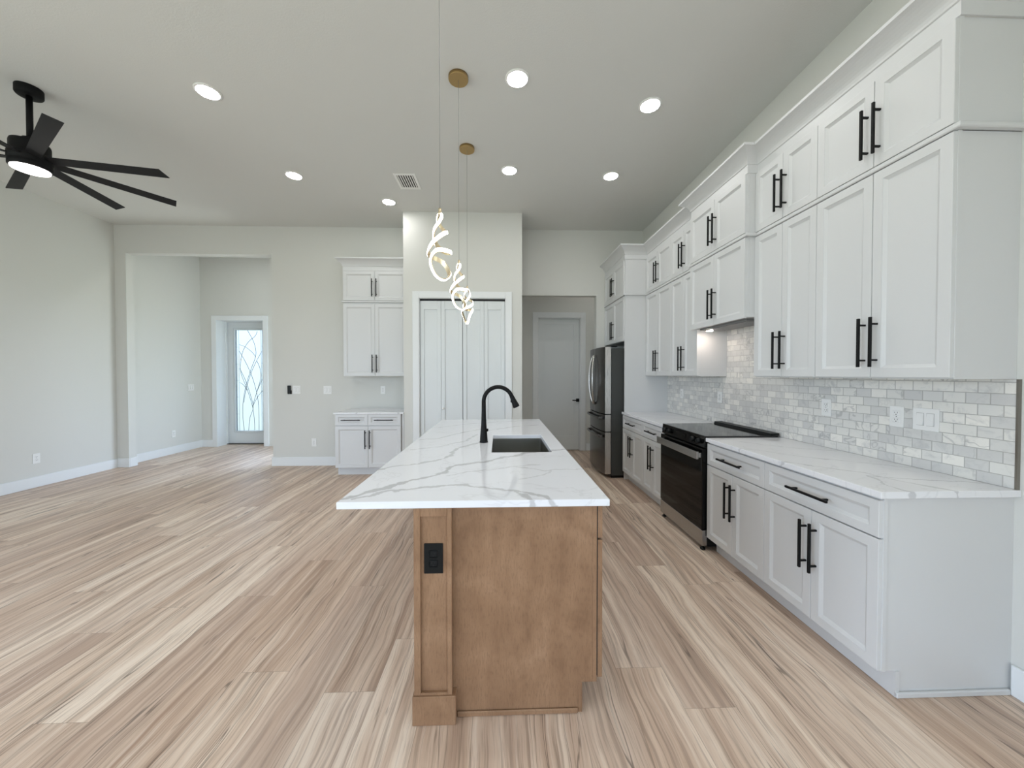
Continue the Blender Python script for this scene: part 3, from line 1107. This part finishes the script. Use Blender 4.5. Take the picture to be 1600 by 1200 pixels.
loops = [rr(x0 - .02, x1 + .02, y0 - .02, y1 + .02, .03, zt), rr(x0, x1, y0, y1, .018, zt), rr(x0, x1, y0, y1, .018, zb + .02),
         rr(x0 + .006, x1 - .006, y0 + .006, y1 - .006, .02, zb + .006), rr(x0 + .02, x1 - .02, y0 + .02, y1 - .02, .03, zb)]
vl = [[b.bm.verts.new(p) for p in L_] for L_ in loops]
for a, c in zip(vl[:-1], vl[1:]):
    k = len(a)
    for i in range(k):
        f = b.bm.faces.new([a[i], a[(i + 1) % k], c[(i + 1) % k], c[i]])
b.bm.faces.new(vl[-1])
bw = b.build('bowl', M['sink_steel'], s_)
sm = bw.modifiers.new('thickness', 'SOLIDIFY'); sm.thickness = -.0015; sm.offset = 1
MB().lathe([(.045, 0), (.045, .003), (.036, .005), (.030, .002), (.01, .002)], (.142, 2.72, zb + .0005), 'z', 24).build('drain', M['steel'], s_)

# faucet
f_ = thing('faucet', (-.122, 2.70, .914), 'matte black gooseneck faucet beside the island sink', 'faucet')
fx, fy = -.122, 2.70
b = MB()
b.lathe([(.0315, 0), (.0315, .004), (.029, .008), (.0265, .05), (.0235, .09), (.020, .13), (.0178, .18), (.0162, .24), (.0155, .305)], (fx, fy, .9142), 'z', 28)
b.build('body', M['black'], f_)
arc = []
zc, rad = 1.219, .108
for i in range(0, 31):
    a = PI - PI * .88 * i / 30
    arc.append((fx + rad + rad * math.cos(a), fy, zc + rad * math.sin(a)))
arc = [(fx, fy, zc - .02)] + arc
b = MB().tube(arc, .0152, 18)
b.build('spout', M['black'], f_)
p1 = Vector(arc[-1]); dr = (Vector(arc[-1]) - Vector(arc[-2])).normalized()
pts = [p1 - dr * .004, p1 + dr * .004, p1 + dr * .03, p1 + dr * .075, p1 + dr * .088, p1 + dr * .090]
b = MB().tube(pts, [.0158, .0165, .0185, .0245, .0252, .022], 20)
sp = b.build('spray_head', M['black'], f_)
b = MB()
q = p1 + dr * .035 - Vector((.0185, 0, 0))
b.box(q.x - .004, q.x + .006, fy - .006, fy + .006, q.z - .016, q.z + .020, .002)
b.build('button', M['black'], sp)
b = MB()
b.lathe([(.011, 0), (.011, .014), (.009, .017)], (fx + .016, fy, 1.005), 'x', 16)
b.tube([(fx + .027, fy, 1.005), (fx + .028, fy + .03, 1.004), (fx + .026, fy + .085, 1.000)], [.006, .0055, .0045], 10)
b.build('lever', M['black'], f_)

# ------------------------------------------------------------------ range
g = thing('range', (1.95, 3.2, 0), 'black slide-in electric range with stainless oven handle', 'range')
RY0, RY1 = 2.826, 3.579
MB().box(1.662, 2.245, RY0, RY1, .035, .905, .002).build('body', M['plastic_black'], g)
MB().box(1.640, 2.235, RY0 - .003, RY1 + .003, .9165, .926, .002).build('cooktop', M['cooktop'], g)
MB().box(1.645, 2.235, RY0, RY1, .905, .9165).build('cooktop_frame', M['plastic_black'], g)
b = MB()
b.prism([(2.165, .9262), (2.172, .945), (2.243, .947), (2.243, .9262)], 'y', RY0 - .003, RY1 + .003)
b.build('rear_trim', M['plastic_black'], g)
b = MB()
b.prism([(1.662, .835), (1.632, .835), (1.640, .9165), (1.662, .9165)], 'y', RY0, RY1)
cp = b.build('control_panel', M['glass_black'], g)
for yy in (2.90, 2.99, 3.42, 3.51):
    b = MB().lathe([(.021, 0), (.021, -.010), (.019, -.026), (.016, -.028)], (1.636, yy, .876), 'x', 20)
    b.box(1.6035, 1.609, yy - .004, yy + .004, .858, .894, .001)
    b.build('knob', M['plastic_black'], cp)
b = MB().box(1.6335, 1.6355, 3.12, 3.30, .862, .892, .0005)
b.build('display', M['glass_black'], cp)
od = MB().box(1.618, 1.661, RY0 + .002, RY1 - .002, .172, .826, .004, 2).build('oven_door', M['glass_black'], g)
b = MB().box(1.572, 1.594, RY0 + .012, RY1 - .012, .738, .800, .003, 2)
for yy in (RY0 + .03, RY1 - .03):
    b.box(1.590, 1.6185, yy - .014, yy + .014, .750, .788, .002)
b.build('handle', M['steel'], od)
MB().box(1.620, 1.661, RY0 + .002, RY1 - .002, .040, .166, .003, 2).build('drawer_panel', M['steel'], g)
for yy in (RY0 + .035, RY1 - .035):
    for xx in (1.645, 2.20):
        MB().lathe([(.020, 0), (.020, .012), (.010, .014), (.010, .042)], (xx, yy, 0), 'z', 16).build('foot', M['plastic_black'], g)

# ------------------------------------------------------------------ refrigerator
g = thing('refrigerator', (1.85, 5.27, 0), 'dark stainless french door refrigerator in a white cabinet surround', 'refrigerator')
Y0, Y1 = 4.862, 5.680
MB().box(1.518, 2.245, Y0 + .004, Y1 - .004, .035, 1.775, .004).build('body', M['fridge_side'], g)
MB().box(1.52, 2.22, Y0 + .02, Y1 - .02, .0, .06).build('kick_plate', M['plastic_black'], g)
ym, hw = (Y0 + Y1) / 2, (Y1 - Y0) / 2


def bow(y):
    return 1.428 - .036 * (1 - ((y - ym) / hw) ** 2)


def leaf(y0, y1, z0, z1, name):
    b = MB()
    k = 12
    fr = [(bow(y0 + (y1 - y0) * i / k), y0 + (y1 - y0) * i / k) for i in range(k + 1)]
    b.prism(fr + [(1.508, y1), (1.508, y0)], 'z', z0, z1)
    bmesh.ops.bevel(b.bm, geom=[e for e in b.bm.edges if abs(e.verts[0].co.z - e.verts[1].co.z) < 1e-6], offset=.004, segments=2, affect='EDGES')
    o = b.build(name, M['steel_dark'], g, [M['steel_edge']])
    for p in o.data.polygons:          # brighter brushed return on the leaf's side
        if abs(p.normal.y) > .9:
            p.material_index = 1
    return o


gm = .003
d1 = leaf(Y0, ym - gm, .880, 1.795, 'door')
d2 = leaf(ym + gm, Y1, .880, 1.795, 'door')
d3 = leaf(Y0, Y1, .640, .868, 'drawer')
d4 = leaf(Y0, Y1, .055, .626, 'drawer')
for dd, yy, s in ((d1, ym - .035, -1), (d2, ym + .035, 1)):
    pts = []
    for i in range(17):
        t = i / 16
        pts.append((bow(yy) - .004 - .055 * math.sin(PI * t) ** .5, yy + s * .060 * math.sin(PI * t), .985 + .715 * t))
    MB().tube(pts, .0125, 12).build('handle', M['steel_edge'], dd)
for dd, zz in ((d3, .815), (d4, .565)):
    pts = []
    for i in range(21):
        y = Y0 + .07 + (Y1 - Y0 - .14) * i / 20
        pts.append((bow(y) - .040 + .001, y, zz))
    b = MB()
    for a, c in zip(pts[:-1], pts[1:]):
        pass
    b.tube(pts, .015, 10)
    for y in (Y0 + .085, Y1 - .085):
        b.box(bow(y) - .046, bow(y) + .004, y - .015, y + .015, zz - .020, zz + .020, .003)
    b.build('handle', M['steel_dark'], dd)
for zz in (.874, .633):
    MB().box(1.45, 1.512, Y0 + .004, Y1 - .004, zz - .005, zz + .005).build('gasket', M['dark'], g)
for y in (Y0 + .05, Y1 - .05):
    MB().box(1.45, 1.60, y - .035, y + .035, 1.7955, 1.812, .004).build('hinge_cover', M['plastic_black'], g)

# ------------------------------------------------------------------ ceiling fan
FX, FYc, FZ, FR = -3.739, 3.031, 3.128, .886
fan = thing('ceiling_fan', (FX, FYc, ZT), 'black eight-blade ceiling fan with a lit white disc', 'ceiling fan')
MB().lathe([(.074, 0), (.076, -.004), (.076, -.056), (.070, -.066), (.03, -.068)], (FX, FYc, ZT - .0005), 'z', 36).build('canopy', M['fan_black'], fan)
MB().lathe([(.0185, 0), (.0185, -.36)], (FX, FYc, ZT - .06), 'z', 16).build('downrod', M['fan_black'], fan)
MB().lathe([(.03, .178), (.042, .172), (.042, .150), (.080, .145), (.104, .136), (.108, .12), (.108, .05), (.112, .045), (.118, .035), (.118, -.012), (.112, -.016), (.116, -.03), (.116, -.062), (.108, -.068)],
           (FX, FYc, FZ), 'z', 40).build('motor_housing', M['fan_black'], fan)
MB().lathe([(.104, 0), (.102, -.008), (.088, -.014), (.05, -.018)], (FX, FYc, FZ - .0685), 'z', 40).build('light_disc', M['fan_lamp'], fan)
for k in range(8):
    a = math.radians(-32.9 + 45 * k)
    b = MB()
    th = .0035
    pit = math.radians(-13)
    secs = []
    for r_, w in ((.085, .05), (.15, .080), (.20, .082), (FR, .094)):
        ring = []
        for sx_, sz_ in ((-1, -1), (1, -1), (1, 1), (-1, 1)):
            lx = sx_ * w / 2
            rr_ = r_ + (.012 * sx_ if r_ == FR else 0)
            ly = lx * math.cos(pit) - sz_ * th * math.sin(pit)
            lz = lx * math.sin(pit) + sz_ * th * math.cos(pit)
            ring.append(b.bm.verts.new((FX + rr_ * math.cos(a) - ly * math.sin(a), FYc + rr_ * math.sin(a) + ly * math.cos(a), FZ + .013 + lz)))
        secs.append(ring)
    for p_, q_ in zip(secs[:-1], secs[1:]):
        for i in range(4):
            b.bm.faces.new([p_[i], p_[(i + 1) % 4], q_[(i + 1) % 4], q_[i]])
    b.bm.faces.new(secs[0]); b.bm.faces.new(secs[-1])
    b.build('blade', M['blade'], fan)

# ------------------------------------------------------------------ twisted LED pendants
CPX = [(543, 205, 0), (562, 245, -12), (545, 305, -24), (500, 370, -20), (483, 430, 0), (500, 490, 26), (545, 535, 38), (600, 566, 26),
       (646, 580, 0), (600, 585, -36), (531, 592, -50), (478, 645, -42), (465, 715, -26), (505, 806, -10), (575, 843, 4), (624, 797, 22),
       (606, 725, 36), (560, 655, 46), (500, 620, 46), (442, 604, 28), (427, 578, 0), (480, 526, -40), (545, 471, -50), (598, 418, -32),
       (608, 388, 0), (576, 355, 25), (541, 312, 26), (518, 268, 12), (524, 232, 2)]
S = .00055


def pendant(y, xoff, rot, label, top=2.289, first=None):
    px = -.318 + xoff
    p = thing('pendant_light', (px, y, ZT), label, 'pendant light', 'twisted LED pendants over the island')
    MB().lathe([(.0755, 0), (.0755, -.022), (.074, -.026)], (px, y, ZT - .0005), 'z', 40).build('canopy', M['gold'], p)
    MB().tube([(px, y, ZT - .02), (px, y, top)], .0013, 8).build('cable', M['cable'], p)
    MB().lathe([(.004, .016), (.0085, .014), (.0085, -.006), (.011, -.010), (.011, -.020)], (px, y, top), 'z', 16).build('socket', M['pendant_gold'], p)
    loc = [((a - 543) * S, yy * S * 2.0, -(z - 185) * S) for a, z, yy in CPX]
    pts = spline(loc, 7, True)
    k = len(pts)
    gold, led = MB(), MB()
    Rm = Matrix.Rotation(rot, 3, 'Z')
    rg_, rl_ = [], []
    for i in range(k):
        q = pts[i]
        t = (pts[(i + 1) % k] - pts[i - 1]).normalized()
        cen = Vector((0.003, 0, q.z))
        o = q - cen
        o.z = 0
        # below the last turn the band opens into a ring: its outside points away from the ring's centre
        lowc = Vector((.0035, 0, -(715 - 185) * S))
        f = min(max((-q.z - .20) / .08, 0), 1)
        o2 = q - lowc
        o = (o.normalized() * (1 - f) + o2.normalized() * f + Vector((0, -.0001, 0)))
        o = (o - t * o.dot(t)).normalized()
        w = t.cross(o)
        wd = .0074 + .0042 * min(max(-q.z / .20, 0), 1)
        base = Vector((px, y, top))
        g4 = [q - w * wd - o * .004, q + w * wd - o * .004, q + w * wd + o * .001, q - w * wd + o * .001]
        wl_ = wd * .92
        l4 = [q - w * wl_ + o * .0012, q + w * wl_ + o * .0012, q + w * wl_ * .8 + o * .0052, q - w * wl_ * .8 + o * .0052]
        rg_.append([gold.bm.verts.new(base + Rm @ v) for v in g4])
        rl_.append([led.bm.verts.new(base + Rm @ v) for v in l4])
    for mb, R_ in ((gold, rg_), (led, rl_)):
        for i in range(k):
            a, c = R_[i], R_[(i + 1) % k]
            for j in range(4):
                fc = mb.bm.faces.new([a[j], a[(j + 1) % 4], c[(j + 1) % 4], c[j]])
    bd = gold.build('ribbon_frame', M['pendant_gold'], p)
    led.build('light_strip', M['led'], bd)


pendant(1.944, 0, 0, 'twisted LED pendant hanging nearest the viewer, topmost of the three in view')
pendant(2.812, .002, 0, 'twisted LED pendant hanging in the middle, its gold canopy nearest the big recessed light')
pendant(3.680, -.012, math.radians(88), 'twisted LED pendant hanging farthest, nearest the pantry doors', 2.300)

# ------------------------------------------------------------------ recessed ceiling lights
LT = [(-2.349, 3.023, 'round recessed light next to the black ceiling fan'),
      (.136, 2.813, 'round recessed light beside the middle pendant canopy, brightest near the island'),
      (1.273, 3.052, 'round recessed light over the range aisle, near the stepped hood crown'),
      (-2.353, 4.248, 'round recessed light between ceiling fan and ceiling vent, before the far wall'),
      (.108, 4.066, 'round recessed light beside the farthest pendant canopy'),
      (1.275, 4.143, 'round recessed light in front of the refrigerator cabinets'),
      (-1.464, 4.854, 'small looking recessed light just behind the ceiling vent, by the pantry corner')]
proto = None
for x, y, lab in LT:
    if proto is None:
        proto = thing('recessed_light', (x, y, ZT), lab, 'recessed light', 'recessed ceiling lights')
        MB().lathe([(.094, -.0002), (.094, -.004), (.078, -.010), (.0765, -.008), (.0765, -.0002)], (x, y, ZT), 'z', 40).build('trim_ring', M['vent_white'], proto)
        MB().lathe([(.076, -.0005), (.076, -.0085)], (x, y, ZT), 'z', 40).build('lens', M['lamp'], proto)
    else:
        c = copy_tree(proto)
        c.location = (x, y, ZT)
        c['label'] = lab

for x in (-2.35, .12, 1.27):  # unseen lamps added to light the island front and end panels
    for y, w in ((1.85, 'just overhead'), (.65, 'behind the viewer'), (-.55, 'well behind the viewer')):
        if x > 1 and y < 1:
            continue
        c = copy_tree(proto)
        c.location = (x, y, ZT)
        c['label'] = 'unseen added recessed light ' + w + {-2.35: ' on the living room side', .12: ' in line with the island', 1.27: ' on the cabinet side'}[x]

for x, w in ((-4.4, 'just past the wide opening'),):  # lamp added out of view to lift the dim foyer
    c = copy_tree(proto)
    c.location = (x, 6.2, ZT)
    c['label'] = 'unseen recessed light added in the foyer ceiling ' + w
c = copy_tree(proto)  # lamp added out of view to brighten the hall door
c.location = (2.0, 6.0, ZT)
c['label'] = 'unseen recessed light added in the hall ceiling behind the kitchen wall'

# ------------------------------------------------------------------ ceiling vent
v_ = thing('ceiling_vent', (-1.088, 4.338, ZT), 'small white slotted air vent in the ceiling', 'vent')
vx0, vx1, vy0, vy1 = -1.213, -.963, 4.168, 4.508
ix0, ix1, iy0, iy1 = vx0 + .03, vx1 - .03, vy0 + .03, vy1 - .04
b = MB()
b.box(vx0, ix0, vy0, vy1, ZT - .008, ZT - .0003, .002); b.box(ix1, vx1, vy0, vy1, ZT - .008, ZT - .0003, .002)
b.box(ix0, ix1, vy0, iy0, ZT - .008, ZT - .0003, .002); b.box(ix0, ix1, iy1, vy1, ZT - .008, ZT - .0003, .002)
b.build('frame', M['vent_white'], v_)
MB().box(ix0, ix1, iy0, iy1, ZT - .0016, ZT - .0004).build('duct_shade', M['dark'], v_)  # flat dark sheet in place of the shade inside the duct
for i in range(7):
    x = ix0 + (ix1 - ix0) * (i + .5) / 7
    b = MB()
    b.prism([(x - .0062, ZT - .0078), (x - .0057, ZT - .0092), (x + .0062, ZT - .0060), (x + .0057, ZT - .0046)], 'y', iy0, iy1)
    b.build('slat', M['vent_white'], v_)


# ------------------------------------------------------------------ plates on the walls
def plate(name, F, u, v, w, h, kind, label, cat, mat=None, dark=None, group=None):
    o3 = F(u, v, 0)
    mat = mat or M['plate']
    dark = dark or M['dark']
    p = thing(name, o3, label, cat, group)
    MB().box(u - w / 2, u + w / 2, v - h / 2, v + h / 2, .0003, .006, .0018, 2, F).build('cover_plate', mat, p)
    if kind == 'outlet':
        for s in (-1, 1):
            b = MB()
            cv = v + s * .0195
            b.box(u - .0165, u + .0165, cv - .0135, cv + .0135, .006, .0078, .003, 2, F)
            o = b.build('receptacle', mat, p)
            b = MB()
            b.box(u - .008, u - .0055, cv - .001, cv + .007, .0078, .0081, 0, 1, F)
            b.box(u + .0055, u + .008, cv - .001, cv + .006, .0078, .0081, 0, 1, F)
            b.box(u - .0025, u + .0025, cv - .010, cv - .0055, .0078, .0081, 0, 1, F)
            b.build('slot', dark, o)
        MB().box(u - .002, u + .002, v - .002, v + .002, .006, .0068, 0, 1, F).build('screw', dark if mat is M['plate'] else mat, p)
    else:
        n_ = kind
        for i in range(n_):
            cu = u + (i - (n_ - 1) / 2) * .046
            b = MB()
            b.box(cu - .0175, cu + .0175, v - .034, v + .034, .006, .0066, .0004, 1, F)
            r_ = b.build('rocker_frame', M['plate_gap_shade'], p)
            b = MB()
            b.prism([(v - .032, .0066), (v - .032, .0115), (v + .032, .0075), (v + .032, .0066)], 'x', cu - .0155, cu + .0155)
            for vt in b.bm.verts:
                vt.co = F(vt.co.x, vt.co.y, vt.co.z)
            b.build('rocker', mat, r_)
    return p


FW = lambda u, v, w: (2.262 - w, u, v)
plate('light_switch', FW, 1.840, 1.181, .118, .118, 2, 'white double rocker switch on the tile nearest the metal edge trim', 'light switch')
plate('wall_outlet', FW, 1.980, 1.181, .072, .118, 'outlet', 'white outlet on the tile beside the double switch', 'outlet')
plate('wall_outlet', FW, 2.424, 1.191, .072, .118, 'outlet', 'white outlet on the tile at the near side of the range', 'outlet')
plate('wall_outlet', FW, 3.637, 1.186, .076, .116, 'outlet', 'pale outlet on the tile at the far side of the range', 'outlet')
plate('wall_outlet', FW, 4.411, 1.182, .076, .116, 'outlet', 'pale outlet on the tile closest to the refrigerator panel', 'outlet')
FBk = lambda u, v, w: (u, YB - w, v)
plate('light_switch', FBk, -3.156, 1.183, .122, .128, 2, 'white switch plate beside the black remote holder', 'light switch')
plate('light_switch', FBk, -2.683, 1.179, .122, .126, 2, 'white double switch between the black remote and the coffee bar', 'light switch')
plate('wall_outlet', FBk, -2.896, .362, .074, .124, 'outlet', 'white outlet low on the far wall, left of the coffee bar', 'outlet')
plate('wall_outlet', FBk, -1.830, 1.178, .072, .124, 'outlet', 'white outlet on the wall above the coffee bar counter', 'outlet')
FLw = lambda u, v, w: (XL + w, u, v)
plate('wall_outlet', FLw, 4.740, .363, .074, .124, 'outlet', 'white outlet low on the plain left wall', 'outlet')
plate('wall_outlet', FLw, 6.660, .359, .074, .124, 'outlet', 'white outlet low on the foyer wall near the front door', 'outlet')
plate('light_switch', FLw, 7.034, 1.175, .138, .118, 3, 'white triple switch on the foyer wall near the front door', 'light switch')
FI = lambda u, v, w: (u, 1.466 - w, v)
plate('wall_outlet', FI, -.2705, .676, .076, .122, 'outlet', 'black outlet set in the corner post of the wooden island', 'outlet', M['plastic_black'], M['dark'])
# black fan remote in its wall holder
rm = thing('fan_remote', (-3.2585, YB, 1.12), 'black remote control in a holder on the far wall', 'remote control')
MB().box(-3.287, -3.230, YB - .014, YB - .0003, 1.118, 1.175, .004, 2).build('holder', M['plastic_black'], rm)
MB().box(-3.283, -3.234, YB - .030, YB - .0145, 1.122, 1.250, .006, 3).build('body', M['plastic_black'], rm)
for i in range(4):
    MB().lathe([(.006, 0), (.006, -.0012)], (-3.2585, YB - .030, 1.222 - i * .024), 'y', 12).build('button', M['fan_black'], rm)

# drop the bookkeeping property
for o in bpy.data.objects:
    if '_o' in o:
        del o['_o']
